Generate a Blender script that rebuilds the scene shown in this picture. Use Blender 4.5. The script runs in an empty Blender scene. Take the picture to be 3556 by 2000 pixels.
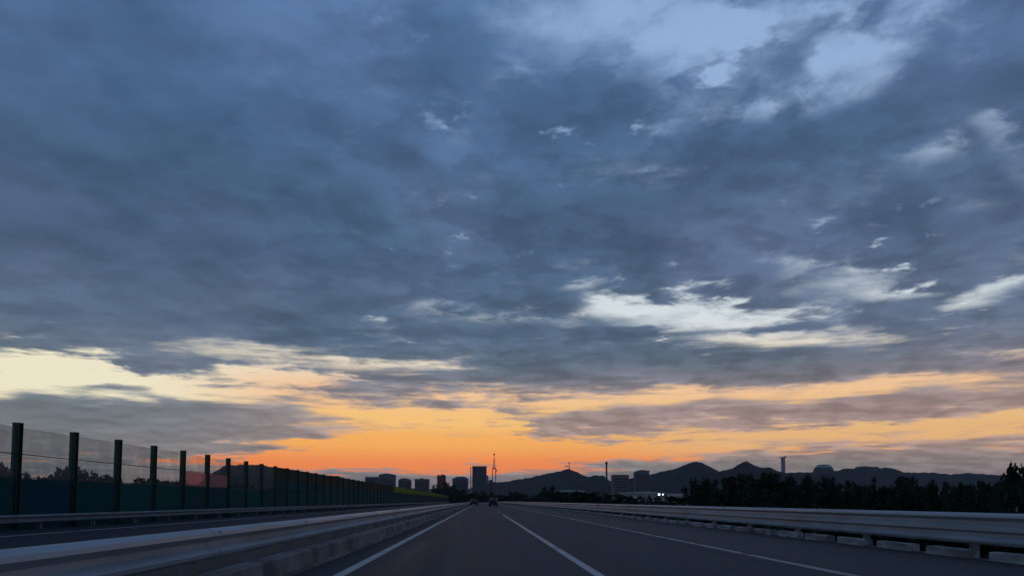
import bpy, bmesh, math, random
from mathutils import Vector, Matrix, noise as mnoise

# ------------------------------------------------------------------ camera, sky, sun, exposure
sc = bpy.context.scene
COL = sc.collection
R = math.radians
CAM_H = 1.08
F_PX, CX = 2568.0, 1778.0                      # focal length and centre column in photo pixels (3556 x 2000)
PITCH = R(4.0)                                 # the frame is cropped from above the lens axis, so verticals stay nearly upright
CY = 1738.0 - F_PX * math.tan(PITCH)           # row of the lens axis; the horizon is at row 1738
YAW = math.atan(107.0 / F_PX)                  # the road runs to column 1671

cam_data = bpy.data.cameras.new('camera')
cam = bpy.data.objects.new('camera', cam_data)
COL.objects.link(cam)
cam.location = (0, 0, CAM_H)
cam.rotation_euler = (math.pi / 2 + PITCH, 0, -YAW)
cam_data.sensor_width = 36.0
cam_data.lens = 36.0 * F_PX / 3556.0
cam_data.shift_y = (CY - 1000.0) / 3556.0
cam_data.clip_start = 0.1
cam_data.clip_end = 60000.0
sc.camera = cam
CAM_M = Matrix.Rotation(-YAW, 3, 'Z') @ Matrix.Rotation(math.pi / 2 + PITCH, 3, 'X')

def ray(px, py):
    """direction of a photo pixel in the world (x right, y along the road, z up)"""
    return (CAM_M @ Vector(((px - CX) / F_PX, (CY - py) / F_PX, -1.0))).normalized()

def azel(px, py):
    d = ray(px, py)
    return math.degrees(math.atan2(d.x, d.y)), math.degrees(math.asin(d.z))

def at(px, py, y):
    """point at distance y along the road that a pixel looks at"""
    d = ray(px, py)
    return Vector((d.x / d.y * y, y, CAM_H + d.z / d.y * y))

def lin(r, g, b):
    f = lambda c: (c / 255 / 12.92) if c / 255 <= 0.04045 else ((c / 255 + 0.055) / 1.055) ** 2.4
    return (f(r), f(g), f(b), 1.0)

sc.view_settings.view_transform = 'Standard'
sc.view_settings.look = 'None'
sc.view_settings.gamma = 1.0
sc.view_settings.exposure = 0.0
sc.view_settings.use_curve_mapping = False
sc.cycles.use_denoising = True
sc.cycles.max_bounces = 5
sc.cycles.use_adaptive_sampling = True
sc.cycles.adaptive_threshold = 0.01
sc.cycles.adaptive_min_samples = 24

SUN_AZ, SUN_EL = azel(1380, 1640)[0], 1.5       # the sun sets a little left of the road's end

# ---- small node language -------------------------------------------------------------------
class S:
    """a node socket with arithmetic"""
    def __init__(self, nt, sock): self.nt, self.s = nt, sock
    def _m(self, op, *a, clamp=False):
        n = self.nt.nodes.new('ShaderNodeMath'); n.operation = op; n.use_clamp = clamp
        for i, v in enumerate((self,) + a):
            if isinstance(v, S): self.nt.links.new(v.s, n.inputs[i])
            else: n.inputs[i].default_value = v
        return S(self.nt, n.outputs[0])
    def __add__(self, o): return self._m('ADD', o)
    __radd__ = __add__
    def __sub__(self, o): return self._m('SUBTRACT', o)
    def __mul__(self, o): return self._m('MULTIPLY', o)
    __rmul__ = __mul__
    def __truediv__(self, o): return self._m('DIVIDE', o)
    def max(self, o): return self._m('MAXIMUM', o)
    def min(self, o): return self._m('MINIMUM', o)
    def smooth(self, a, b, lo=0.0, hi=1.0):
        n = self.nt.nodes.new('ShaderNodeMapRange'); n.interpolation_type = 'SMOOTHSTEP'
        self.nt.links.new(self.s, n.inputs[0])
        for i, v in enumerate((a, b, lo, hi)): n.inputs[i + 1].default_value = v
        return S(self.nt, n.outputs[0])

def ramp(nt, fac, stops, lo, hi):
    """colour ramp over a value: stops are (value, (r, g, b) in sRGB bytes)"""
    n = nt.nodes.new('ShaderNodeValToRGB')
    n.color_ramp.interpolation = 'EASE'
    el = n.color_ramp.elements
    while len(el) < len(stops): el.new(0.5)
    for e, (v, c) in zip(el, sorted(stops)):
        e.position = (v - lo) / (hi - lo); e.color = lin(*c)
    f = (fac - lo) / (hi - lo)
    nt.links.new(f.s, n.inputs[0])
    return S(nt, n.outputs[0])

def mixc(nt, fac, a, b, blend='MIX'):
    n = nt.nodes.new('ShaderNodeMix'); n.data_type = 'RGBA'; n.blend_type = blend
    if isinstance(fac, S): nt.links.new(fac.s, n.inputs[0])
    else: n.inputs[0].default_value = fac
    for i, v in ((6, a), (7, b)):
        if isinstance(v, S): nt.links.new(v.s, n.inputs[i])
        else: n.inputs[i].default_value = v
    return S(nt, n.outputs[2])

def comb(nt, x, y, z=0.0):
    n = nt.nodes.new('ShaderNodeCombineXYZ')
    for i, v in enumerate((x, y, z)):
        if isinstance(v, S): nt.links.new(v.s, n.inputs[i])
        else: n.inputs[i].default_value = v
    return S(nt, n.outputs[0])

def noise(nt, vec, scale, detail=5, rough=0.5, dist=0.0, dims='3D'):
    n = nt.nodes.new('ShaderNodeTexNoise'); n.noise_dimensions = dims
    nt.links.new(vec.s, n.inputs['Vector'])
    n.inputs['Scale'].default_value = scale; n.inputs['Detail'].default_value = detail
    n.inputs['Roughness'].default_value = rough; n.inputs['Distortion'].default_value = dist
    return S(nt, n.outputs['Fac'])

# ---- the sky: clear dusk sky behind a broken cloud deck --------------------------------------
world = bpy.data.worlds.new('World'); sc.world = world
world.use_nodes = True
W = world.node_tree; W.nodes.clear()
tc = W.nodes.new('ShaderNodeTexCoord')
sep = W.nodes.new('ShaderNodeSeparateXYZ'); W.links.new(tc.outputs['Generated'], sep.inputs[0])
dx, dy, dz = (S(W, sep.outputs[i]) for i in range(3))
EL = dz._m('ARCSINE') * 57.29578
AZ = dx._m('ARCTAN2', dy) * 57.29578
zz = dz.max(0.0) + 0.055
deck = comb(W, dx / zz, dy / zz)                                   # the flat cloud deck in perspective
P = lambda ox, oy: comb(W, dx / zz + ox, dy / zz + oy)
nn = lambda vec, sc_, det, ro=0.5: noise(W, vec, sc_, det, ro, 0.0, '2D')
n_warp = nn(deck, 1.3, 2)
n_warp2 = nn(P(17.3, 4.0), 1.3, 2)
n_big = nn(P(-9.0, 31.0), 0.8, 3)
n_mid = nn(comb(W, dx / zz + 3.1 + (n_warp - 0.5) * 0.7, dy / zz + (n_warp2 - 0.5) * 0.7), 2.1, 4, 0.55)
n_fine = nn(comb(W, dx / zz + (n_mid - 0.5) * 0.35, dy / zz + 40.0), 6.5, 4, 0.62)
n_soft = nn(comb(W, AZ * 0.07, EL * 0.11), 1.0, 2)                 # slow tone changes of the deck
# lumps on the underside of the deck, shaded from the brighter side of the sky
z3 = dz.max(0.0) + 0.16
def lump(ox, oy): return nn(comb(W, dx / z3 + (n_fine - 0.5) * 0.05 + ox, dy / z3 + (n_fine - 0.5) * 0.05 + oy), 4.2, 5, 0.58)
n_lump = lump(0.0, 0.0)
relief_side = n_lump - lump(0.035, -0.075)
# ragged edges: positions shift with the noise, less so low over the horizon
wob = EL.smooth(2, 22, 0.25, 1.0)
A2 = AZ + (n_warp - 0.5) * 11.0 + (n_fine - 0.5) * 4.0
E2 = EL + ((n_warp2 - 0.5) * 7.0 + (n_mid - 0.5) * 4.0 + (n_fine - 0.5) * 2.6) * wob
POS = comb(W, A2, E2)
POS_S = comb(W, AZ + (A2 - AZ) * 0.35, EL + (E2 - EL) * 0.35)          # small gaps are torn less

def patch(px, py, wx, wy, tilt=0.0, soft=(1.75, 0.05)):
    """a soft ellipse fixed in the sky, given by the pixel that sees its centre and half sizes in pixels"""
    a, e = azel(px, py)
    ra = (azel(px + wx, py)[0] - azel(px - wx, py)[0]) / 2
    re_ = (azel(px, py - wy)[1] - azel(px, py + wy)[1]) / 2
    m = W.nodes.new('ShaderNodeMapping'); m.vector_type = 'TEXTURE'
    W.links.new((POS if wy > 44 else POS_S).s, m.inputs[0])
    m.inputs['Location'].default_value = (a, e, 0)
    m.inputs['Rotation'].default_value = (0, 0, R(tilt))
    m.inputs['Scale'].default_value = (ra, re_, 1)
    v = W.nodes.new('ShaderNodeVectorMath'); v.operation = 'LENGTH'
    W.links.new(m.outputs[0], v.inputs[0])
    return S(W, v.outputs['Value']).smooth(soft[0], soft[1])

sky_tex = W.nodes.new('ShaderNodeTexSky'); sky_tex.sky_type = 'NISHITA'
sky_tex.sun_disc = False
sky_tex.sun_elevation = R(SUN_EL); sky_tex.sun_rotation = R(SUN_AZ)
sky_tex.air_density = 1.3; sky_tex.dust_density = 2.0; sky_tex.ozone_density = 1.5
nish = mixc(W, 1.0, S(W, sky_tex.outputs[0]), (0.06, 0.06, 0.06, 1), 'MULTIPLY')

lobe = nn(comb(W, dx / zz + (n_fine - 0.5) * 0.16 + 11.0, dy / zz + (n_mid - 0.5) * 0.25), 4.8, 4, 0.5)
lobe = lobe.smooth(0.38, 0.62)                                     # rounded lumps of lower cloud inside the high opening
low = EL.smooth(15, 8)
streak = nn(comb(W, AZ * 0.055 + 5.0, EL * 0.75 + (n_warp - 0.5) * 0.9), 1.0, 4, 0.6)
busy = AZ.smooth(-30, 0, 0.38, 0.95).max(low)
cover = ((n_big - 0.5) * 0.60 + (n_mid - 0.5) * 0.60 + (n_fine - 0.5) * 0.55 + (n_lump - 0.5) * 0.85) * busy + (streak - 0.5) * low * 1.45 + (nn(comb(W, AZ * 0.12 + 2.0, EL * 2.4 + (n_warp - 0.5) * 1.5), 1.0, 3, 0.6) - 0.5) * low * 1.0 + 0.98
cover = cover + (lobe - 0.45) * patch(2650, 130, 1050, 330) * 0.40 + (n_lump - 0.5) * patch(2650, 150, 1150, 400) * 0.7
speck = nn(P(60.0, 12.0), 5.2, 4, 0.6).smooth(0.58, 0.76) * nn(P(22.0, -8.0), 1.5, 2).smooth(0.44, 0.60) * EL.smooth(9, 13) * AZ.smooth(-24, -2)
cover = cover - speck * 0.62                                        # small ragged holes in clusters
GAPS = [   # column, row, half width, half height, tilt, depth: where the deck opens
    (2350, 100, 640, 230, 0, .46), (2850, 120, 520, 170, 0, .32), (3150, 90, 300, 150, 0, .20), (1950, 160, 240, 150, 0, .16), (2720, 300, 460, 90, 3, .22), (3500, 170, 150, 110, 10, .28), (2960, 350, 220, 60, 8, .30),
    (1345, 290, 110, 46, 0, .08), (1720, 465, 240, 46, -4, .05), (830, 250, 150, 40, 0, .14),
    (180, 120, 260, 40, -35, .16), (3250, 610, 130, 60, 0, .32), (3540, 540, 90, 90, 0, .34), (2850, 960, 240, 60, 0, .26),
    (2450, 1108, 430, 48, -2, .60), (2760, 1178, 320, 36, -4, .50), (3500, 1015, 150, 46, 4, .50), (3150, 1010, 150, 18, -4, .45),
    (2130, 1060, 110, 40, 0, .45), (1650, 1110, 230, 46, 2, .34), (2000, 990, 80, 16, 4, .30), (800, 640, 110, 16, -12, .16),
    (40, 1310, 620, 92, 0, 1.0), (760, 1335, 460, 60, 0, .70), (860, 1215, 260, 34, 3, .50), (1330, 1272, 340, 24, 0, .60),
    (1000, 1310, 230, 20, 0, .60), (1500, 1495, 560, 100, 0, .92), (2950, 1508, 950, 54, 0, .85), (1000, 1600, 420, 46, 3, .95),
    (1750, 1590, 700, 50, 0, .90), (2250, 1385, 420, 34, 3, .85), (3000, 1345, 520, 34, 5, .70), (1350, 1440, 300, 22, 2, .6),
    (60, 1590, 260, 12, 0, .5), (420, 1592, 160, 8, 0, .5)]
BANKS = [  # where it thickens again
    (1530, 425, 120, 80, 0, .55), (180, 1290, 330, 12, 0, .30), (120, 1345, 260, 9, 0, .28), (1500, 1460, 330, 9, 0, .30), (1350, 1545, 280, 8, 0, .25),
    (2320, 1148, 260, 15, -2, .45), (2700, 1130, 190, 14, 0, .40), (420, 1262, 240, 16, 0, .35), (640, 1300, 300, 12, 0, .40), (520, 1360, 260, 10, 0, .35),
    (430, 1485, 800, 84, 2, 1.1), (1000, 1500, 260, 36, 4, .35), (2060, 1480, 260, 60, 0, .85), (1730, 1420, 80, 22, 0, .42),
    (3050, 1606, 1000, 50, 0, 1.1), (1750, 1665, 900, 22, 0, .55), (2700, 1258, 1000, 44, 0, .35), (2950, 1420, 520, 40, 0, .80),
    (2480, 1395, 120, 14, 0, .45), (300, 1600, 420, 50, 0, .35), (500, 700, 1100, 420, 0, .30)]
for px, py, wx, wy, t, a in GAPS: cover = cover - patch(px, py, wx, wy, t) * (a * 1.15)
for px, py, wx, wy, t, a in BANKS: cover = cover + patch(px, py, wx, wy, t) * a

clear = ramp(W, EL, [(0, (214, 120, 84)), (2.6, (249, 142, 84)), (4.6, (252, 180, 98)), (6.2, (252, 200, 126)), (8.4, (248, 202, 158)),
                     (10.5, (240, 226, 205)), (13.5, (220, 229, 233)), (20, (186, 203, 224)), (30, (152, 180, 220)), (50, (110, 145, 205))], 0, 60)
cream = AZ.smooth(-12, -26) * EL.smooth(4.5, 7.5) * EL.smooth(14, 10)
clear = mixc(W, cream, clear, lin(246, 238, 208))
clear = mixc(W, AZ.smooth(6, 20) * EL.smooth(8, 5.5) * EL.smooth(2.5, 4.2) * 0.7, clear, lin(236, 192, 140))
clear = mixc(W, 0.06, clear, nish)
glow_side = (AZ - SUN_AZ)._m('ABSOLUTE').smooth(55, 125, 0.0, 1.0)      # away from the sunset the low sky is blue grey
clear = mixc(W, glow_side, clear, ramp(W, EL, [(0, (120, 132, 155)), (15, (140, 160, 195)), (50, (100, 135, 195))], 0, 60))
thick = ramp(W, EL, [(0, (128, 116, 120)), (3.0, (134, 132, 134)), (6.0, (124, 130, 138)), (9.5, (100, 114, 132)), (13, (84, 104, 130)),
                     (19, (76, 99, 131)), (28, (72, 100, 138)), (38, (80, 109, 152)), (60, (80, 105, 145))], 0, 60)
thick = mixc(W, n_soft.smooth(0.35, 0.68), mixc(W, 1.0, thick, (0.86, 0.92, 0.93, 1), 'MULTIPLY'), mixc(W, 1.0, thick, (1.12, 1.08, 1.10, 1), 'MULTIPLY'))
thick = mixc(W, EL.smooth(11, 5) * EL.smooth(2.4, 4.2) * AZ.smooth(-24, -8) * glow_side.smooth(0.4, 0.0) * 0.6, thick, lin(176, 148, 138))   # cloud bases lit by the glow
thick = mixc(W, 1.0, thick, (1.03, 1.0, 0.955, 1), 'MULTIPLY')
side = AZ.smooth(-8, 26)
thick = mixc(W, side * 0.7, thick, mixc(W, 1.0, thick, (1.16, 1.03, 1.0, 1), 'MULTIPLY'))
relief = cover.smooth(0.65, 1.4, 1.16, 0.90) * n_mid.smooth(0.3, 0.7, 1.06, 0.95) * (relief_side * AZ.smooth(-28, 2, 0.55, 1.15)).smooth(-0.16, 0.16, 0.86, 1.15)   # thicker parts of the deck are darker
cr = W.nodes.new('ShaderNodeVectorMath'); cr.operation = 'SCALE'
W.links.new(thick.s, cr.inputs[0]); W.links.new(relief.s, cr.inputs['Scale'])
veil = cover.smooth(0.12, 0.92)
colour = mixc(W, veil, clear, S(W, cr.outputs[0]))
bg = W.nodes.new('ShaderNodeBackground'); bg.inputs['Strength'].default_value = 1.0
W.links.new(colour.s, bg.inputs['Color'])
wo = W.nodes.new('ShaderNodeOutputWorld'); W.links.new(bg.outputs[0], wo.inputs['Surface'])
world.cycles.sampling_method = 'MANUAL'
world.cycles.sample_map_resolution = 256

# ---- one weak, wide sun: it has gone behind the low cloud --------------------------------------
sun_data = bpy.data.lights.new('sun', 'SUN')
sun_data.energy = 0.10; sun_data.angle = R(12); sun_data.color = (1.0, 0.62, 0.36)
sun = bpy.data.objects.new('sun', sun_data); COL.objects.link(sun)
sd = Vector((math.sin(R(SUN_AZ)) * math.cos(R(SUN_EL)), math.cos(R(SUN_AZ)) * math.cos(R(SUN_EL)), math.sin(R(SUN_EL))))
sun.rotation_euler = (-sd).to_track_quat('-Z', 'Y').to_euler()
sun.location = (0, 0, 200)

# ------------------------------------------------------------------ helpers
random.seed(7)
class MB:
    """collects shapes, then links them as one mesh object"""
    def __init__(self): self.v, self.f = [], []
    def add(self, vs, fs):
        b = len(self.v); self.v += [tuple(p) for p in vs]; self.f += [tuple(i + b for i in f) for f in fs]
    def box(self, x0, x1, y0, y1, z0, z1, taper=0.0):
        t = taper
        self.add([(x0, y0, z0), (x1, y0, z0), (x1, y1, z0), (x0, y1, z0), (x0 + t, y0 + t, z1), (x1 - t, y0 + t, z1), (x1 - t, y1 - t, z1), (x0 + t, y1 - t, z1)],
                 [(3, 2, 1, 0), (4, 5, 6, 7), (0, 1, 5, 4), (1, 2, 6, 5), (2, 3, 7, 6), (3, 0, 4, 7)])
    def tube(self, pts, rad, n=8):
        """tapered tube through points; rad is one radius or a list"""
        pts = [Vector(p) for p in pts]
        rad = rad if isinstance(rad, (list, tuple)) else [rad] * len(pts)
        rings = []
        for i, p in enumerate(pts):
            d = (pts[min(i + 1, len(pts) - 1)] - pts[max(i - 1, 0)]).normalized()
            a = d.cross(Vector((0.31, 0.95, 0.05))).normalized(); b = d.cross(a)
            rings.append([p + (a * math.cos(2 * math.pi * k / n) + b * math.sin(2 * math.pi * k / n)) * rad[i] for k in range(n)])
        vs = [q for r in rings for q in r]
        fs = [(i * n + k, i * n + (k + 1) % n, (i + 1) * n + (k + 1) % n, (i + 1) * n + k) for i in range(len(pts) - 1) for k in range(n)]
        fs += [tuple(range(n))[::-1], tuple((len(pts) - 1) * n + k for k in range(n))]
        self.add(vs, fs)
    def lathe(self, prof, n=16, cx=0, cy=0):
        vs = [(cx + r * math.cos(2 * math.pi * k / n), cy + r * math.sin(2 * math.pi * k / n), z) for r, z in prof for k in range(n)]
        fs = [(i * n + k, i * n + (k + 1) % n, (i + 1) * n + (k + 1) % n, (i + 1) * n + k) for i in range(len(prof) - 1) for k in range(n)]
        fs += [tuple(range(n))[::-1], tuple((len(prof) - 1) * n + k for k in range(n))]
        self.add(vs, fs)
    def prism(self, poly, y0, y1):
        """polygon in x-z pushed along y"""
        n = len(poly)
        self.add([(x, y0, z) for x, z in poly] + [(x, y1, z) for x, z in poly],
                 [tuple(range(n)), tuple(range(2 * n - 1, n - 1, -1))] + [(k + n, (k + 1) % n + n, (k + 1) % n, k) for k in range(n)])
    def mesh(self, name, smooth=False):
        m = bpy.data.meshes.new(name); m.from_pydata(self.v, [], self.f)
        bm = bmesh.new(); bm.from_mesh(m); bmesh.ops.recalc_face_normals(bm, faces=bm.faces); bm.to_mesh(m); bm.free()
        if smooth:
            for p in m.polygons: p.use_smooth = True
        return m

def obj(name, mesh, mat=None, parent=None, loc=None, rotz=0.0):
    if isinstance(mesh, MB): mesh = mesh.mesh(name)
    if mat and not mesh.materials: mesh.materials.append(mat)
    o = bpy.data.objects.new(name, mesh); COL.objects.link(o)
    if parent: o.parent = parent
    if loc is not None: o.location = loc
    if rotz: o.rotation_euler = (0, 0, rotz)
    return o
def thing(name, label, cat, loc=(0, 0, 0), rotz=0.0, group=None):
    o = bpy.data.objects.new(name, None); COL.objects.link(o)
    o.location = loc; o.rotation_euler = (0, 0, rotz); o.empty_display_size = 0.3
    return tag(o, label, cat, group)
def tag(o, label, cat, group=None):
    o['label'] = label; o['category'] = cat
    if group: o['group'] = group
    return o
def structure(o): o['kind'] = 'structure'; return o

# ------------------------------------------------------------------ materials
def mat(name, base, rough=0.8, metal=0.0, var=0.25, scale=1.0, stretch=(1, 1, 1), spec=0.4, bump=0.0, bscale=None, second=None, mask=(0.45, 0.62), coord='Object', tracks=False):
    """principled material; the base colour drifts with noise, optionally towards a second colour"""
    m = bpy.data.materials.new(name); m.use_nodes = True
    nt = m.node_tree; p = nt.nodes['Principled BSDF']
    p.inputs['Roughness'].default_value = rough; p.inputs['Metallic'].default_value = metal
    p.inputs['Specular IOR Level'].default_value = spec
    t = nt.nodes.new('ShaderNodeTexCoord')
    mp = nt.nodes.new('ShaderNodeMapping'); mp.inputs['Scale'].default_value = stretch
    nt.links.new(t.outputs[coord], mp.inputs[0])
    oi = nt.nodes.new('ShaderNodeObjectInfo')              # every piece gets its own stains
    va = nt.nodes.new('ShaderNodeVectorMath'); va.operation = 'ADD'
    nt.links.new(mp.outputs[0], va.inputs[0]); nt.links.new((S(nt, oi.outputs['Random']) * 57.0).s, va.inputs[1])
    vec = S(nt, va.outputs[0])
    n1 = noise(nt, vec, scale, 5, 0.6)
    if tracks:                                            # pale worn wheel tracks along the lanes
        sx = nt.nodes.new('ShaderNodeSeparateXYZ'); nt.links.new(t.outputs['Object'], sx.inputs[0])
        w = (S(nt, sx.outputs[0]) - 0.17 + (n1 - 0.5) * 0.35)._m('PINGPONG', 1.83)
        n1 = n1 + (w - 0.85)._m('ABSOLUTE').smooth(0.5, 0.05, 0.0, 0.16)
    a = tuple(c * (1 - var) for c in base) + (1,); b = tuple(min(1, c * (1 + var)) for c in base) + (1,)
    c = mixc(nt, n1.smooth(0.3, 0.7), a, b)
    if second:
        n2 = noise(nt, vec, scale * 0.37, 4, 0.6)
        c = mixc(nt, n2.smooth(*mask), c, tuple(second) + (1,))
    nt.links.new(c.s, p.inputs['Base Color'])
    r = n1.smooth(0.25, 0.75, max(0, rough - 0.08), min(1, rough + 0.08))
    nt.links.new(r.s, p.inputs['Roughness'])
    if bump:
        bn = nt.nodes.new('ShaderNodeBump'); bn.inputs['Strength'].default_value = bump; bn.inputs['Distance'].default_value = 0.02
        nt.links.new(noise(nt, vec, bscale or scale * 8, 3, 0.6).s, bn.inputs['Height'])
        nt.links.new(bn.outputs[0], p.inputs['Normal'])
    return m

def paint_mat(name, base, wear):
    """road paint, worn through to the asphalt in places"""
    m = mat(name, base, 0.7, var=0.12, scale=3.0, second=(0.05, 0.052, 0.058), mask=(wear, wear + 0.16))
    return m

def pane_mat(name, tint, gloss=0.05, frost=0.22):
    """acrylic pane: mostly see-through, a little frosted so it glows with the light behind it"""
    m = bpy.data.materials.new(name); m.use_nodes = True
    nt = m.node_tree; nt.nodes.clear()
    tr = nt.nodes.new('ShaderNodeBsdfTransparent'); gl = nt.nodes.new('ShaderNodeBsdfGlossy'); tl = nt.nodes.new('ShaderNodeBsdfTranslucent')
    t = nt.nodes.new('ShaderNodeTexCoord')
    n1 = noise(nt, S(nt, t.outputs['Object']), 0.9, 4, 0.6)
    c = mixc(nt, n1.smooth(0.3, 0.7), tuple(k * 0.88 for k in tint) + (1,), tuple(tint) + (1,))
    nt.links.new(c.s, tr.inputs[0]); nt.links.new(c.s, tl.inputs[0])
    gl.inputs['Roughness'].default_value = 0.12; gl.inputs[0].default_value = (0.8, 0.8, 0.8, 1)
    m1 = nt.nodes.new('ShaderNodeMixShader'); m1.inputs[0].default_value = frost
    nt.links.new(tr.outputs[0], m1.inputs[1]); nt.links.new(tl.outputs[0], m1.inputs[2])
    mx = nt.nodes.new('ShaderNodeMixShader'); mx.inputs[0].default_value = gloss
    nt.links.new(m1.outputs[0], mx.inputs[1]); nt.links.new(gl.outputs[0], mx.inputs[2])
    out = nt.nodes.new('ShaderNodeOutputMaterial'); nt.links.new(mx.outputs[0], out.inputs[0])
    return m

def lamp_mat(name, col, strength):
    m = bpy.data.materials.new(name); m.use_nodes = True
    p = m.node_tree.nodes['Principled BSDF']
    p.inputs['Base Color'].default_value = tuple(0.5 * c for c in col) + (1,)
    p.inputs['Emission Color'].default_value = tuple(col) + (1,); p.inputs['Emission Strength'].default_value = strength
    return m

M = dict(
    asphalt=mat('asphalt', (0.044, 0.052, 0.059), 0.78, var=0.32, scale=1.1, stretch=(1.6, 0.06, 1), spec=0.16, tracks=True, bump=0.25, bscale=60, second=(0.042, 0.046, 0.053)),
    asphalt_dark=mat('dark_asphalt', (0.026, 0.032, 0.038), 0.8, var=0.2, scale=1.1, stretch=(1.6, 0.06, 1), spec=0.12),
    old_steel=mat('weathered_steel', (0.15, 0.18, 0.21), 0.6, 0.2, var=0.2, scale=1.6),
    shoulder=mat('shoulder_asphalt', (0.056, 0.055, 0.057), 0.8, var=0.25, scale=0.9, stretch=(1.4, 0.12, 1), spec=0.3, bump=0.3, bscale=50, second=(0.05, 0.048, 0.05)),
    white=paint_mat('white_road_paint', (0.46, 0.45, 0.42), 0.57),
    worn=paint_mat('worn_road_paint', (0.30, 0.295, 0.28), 0.48),
    steel=mat('galvanised_steel', (0.34, 0.38, 0.41), 0.5, 0.25, var=0.12, scale=1.6, stretch=(1, 0.4, 2), second=(0.20, 0.21, 0.22), mask=(0.55, 0.75)),
    post=mat('dull_steel', (0.20, 0.21, 0.23), 0.6, 0.4, var=0.2, scale=3),
    concrete=mat('pale_concrete', (0.20, 0.195, 0.195), 0.9, var=0.35, scale=1.4, bump=0.3, second=(0.10, 0.10, 0.105)),
    kerb_white=mat('whitewashed_kerb', (0.36, 0.36, 0.36), 0.9, var=0.3, scale=2.5, second=(0.17, 0.165, 0.16), mask=(0.46, 0.62), coord='Generated'),
    soil=mat('median_soil', (0.03, 0.033, 0.026), 0.95, var=0.4, scale=1.2, bump=0.5),
    ground=mat('ground_cover', (0.022, 0.030, 0.018), 0.95, var=0.45, scale=0.05, second=(0.045, 0.042, 0.03)),
    teal=mat('teal_panel', (0.002, 0.072, 0.072), 0.8, spec=0.12, var=0.15, scale=0.6),
    navy=mat('navy_panel', (0.002, 0.052, 0.074), 0.8, spec=0.12, var=0.15, scale=0.6),
    petrol=mat('petrol_panel', (0.002, 0.056, 0.068), 0.8, spec=0.12, var=0.15, scale=0.6),
    olive=mat('olive_panel', (0.050, 0.046, 0.030), 0.8, spec=0.12, var=0.15, scale=0.6),
    lime=mat('lime_panel', (0.24, 0.32, 0.02), 0.8, spec=0.12, var=0.12, scale=0.6),
    green_post=mat('dark_green_paint', (0.016, 0.050, 0.028), 0.5, var=0.2, scale=2),
    bar=mat('dark_frame_paint', (0.03, 0.032, 0.035), 0.5, var=0.2, scale=2),
    pane=pane_mat('smoky_pane', (0.84, 0.86, 0.88), 0.04, 0.06),
    pane_clear=pane_mat('clear_pane', (0.94, 0.93, 0.91), 0.03, 0.04),
    pane_glow=pane_mat('rose_glow_pane', (1.0, 0.60, 0.58), 0.03, 0.45),  # the rose glow between the posts is put into this pane's tint
    hill=mat('wooded_hill', (0.022, 0.028, 0.026), 0.95, var=0.4, scale=0.02, spec=0.05, second=(0.028, 0.029, 0.027)),
    bark=mat('bark', (0.05, 0.04, 0.032), 0.95, var=0.3, scale=4),
    leaf_a=mat('leaves', (0.026, 0.044, 0.024), 0.9, spec=0.1, var=0.45, scale=1.2),
    leaf_b=mat('dark_leaves', (0.018, 0.034, 0.024), 0.9, spec=0.1, var=0.45, scale=1.2),
    wall_grey=mat('grey_render', (0.140, 0.150, 0.168), 0.9, var=0.12, scale=0.15),
    wall_slate=mat('slate_render', (0.107, 0.115, 0.129), 0.9, var=0.12, scale=0.15),
    wall_mauve=mat('mauve_render', (0.16, 0.135, 0.145), 0.9, var=0.12, scale=0.15),
    wall_red=mat('red_brick', (0.22, 0.06, 0.055), 0.9, var=0.2, scale=0.3),
    wall_pale=mat('pale_wall', (0.46, 0.48, 0.46), 0.85, var=0.12, scale=0.3, second=(0.34, 0.36, 0.34)),
    roof=mat('roof_sheet', (0.14, 0.15, 0.155), 0.7, var=0.15, scale=0.4),
    roof_pale=mat('pale_roof_sheet', (0.40, 0.44, 0.43), 0.6, var=0.12, scale=0.4),
    glass=mat('dark_window', (0.04, 0.045, 0.055), 0.5, var=0.3, scale=0.4, spec=0.25),
    mast=mat('mast_steel', (0.09, 0.09, 0.10), 0.6, 0.3, var=0.2, scale=0.5),
    tower=mat('pale_tower_concrete', (0.30, 0.295, 0.31), 0.85, var=0.1, scale=0.2),
    car=mat('black_car_paint', (0.006, 0.006, 0.008), 0.45, var=0.2, scale=2, spec=0.25),
    car_b=mat('charcoal_car_paint', (0.010, 0.010, 0.013), 0.45, var=0.2, scale=2, spec=0.25),
    trim=mat('bright_trim', (0.6, 0.61, 0.63), 0.25, 0.7, var=0.1, scale=2),
    rubber=mat('tyre_rubber', (0.015, 0.015, 0.016), 0.9, var=0.2, scale=5),
    rim=mat('wheel_rim', (0.3, 0.3, 0.32), 0.4, 0.7, var=0.1, scale=5),
    tail=lamp_mat('tail_lamp', (0.25, 0.01, 0.01), 0.12),
    plate=mat('number_plate', (0.10, 0.18, 0.42), 0.5, var=0.05, scale=2),
    lamp=lamp_mat('floodlight', (0.95, 1.0, 0.95), 3.0),
    lamp_green=lamp_mat('green_lamp', (0.35, 0.75, 0.65), 0.35),
)

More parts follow.
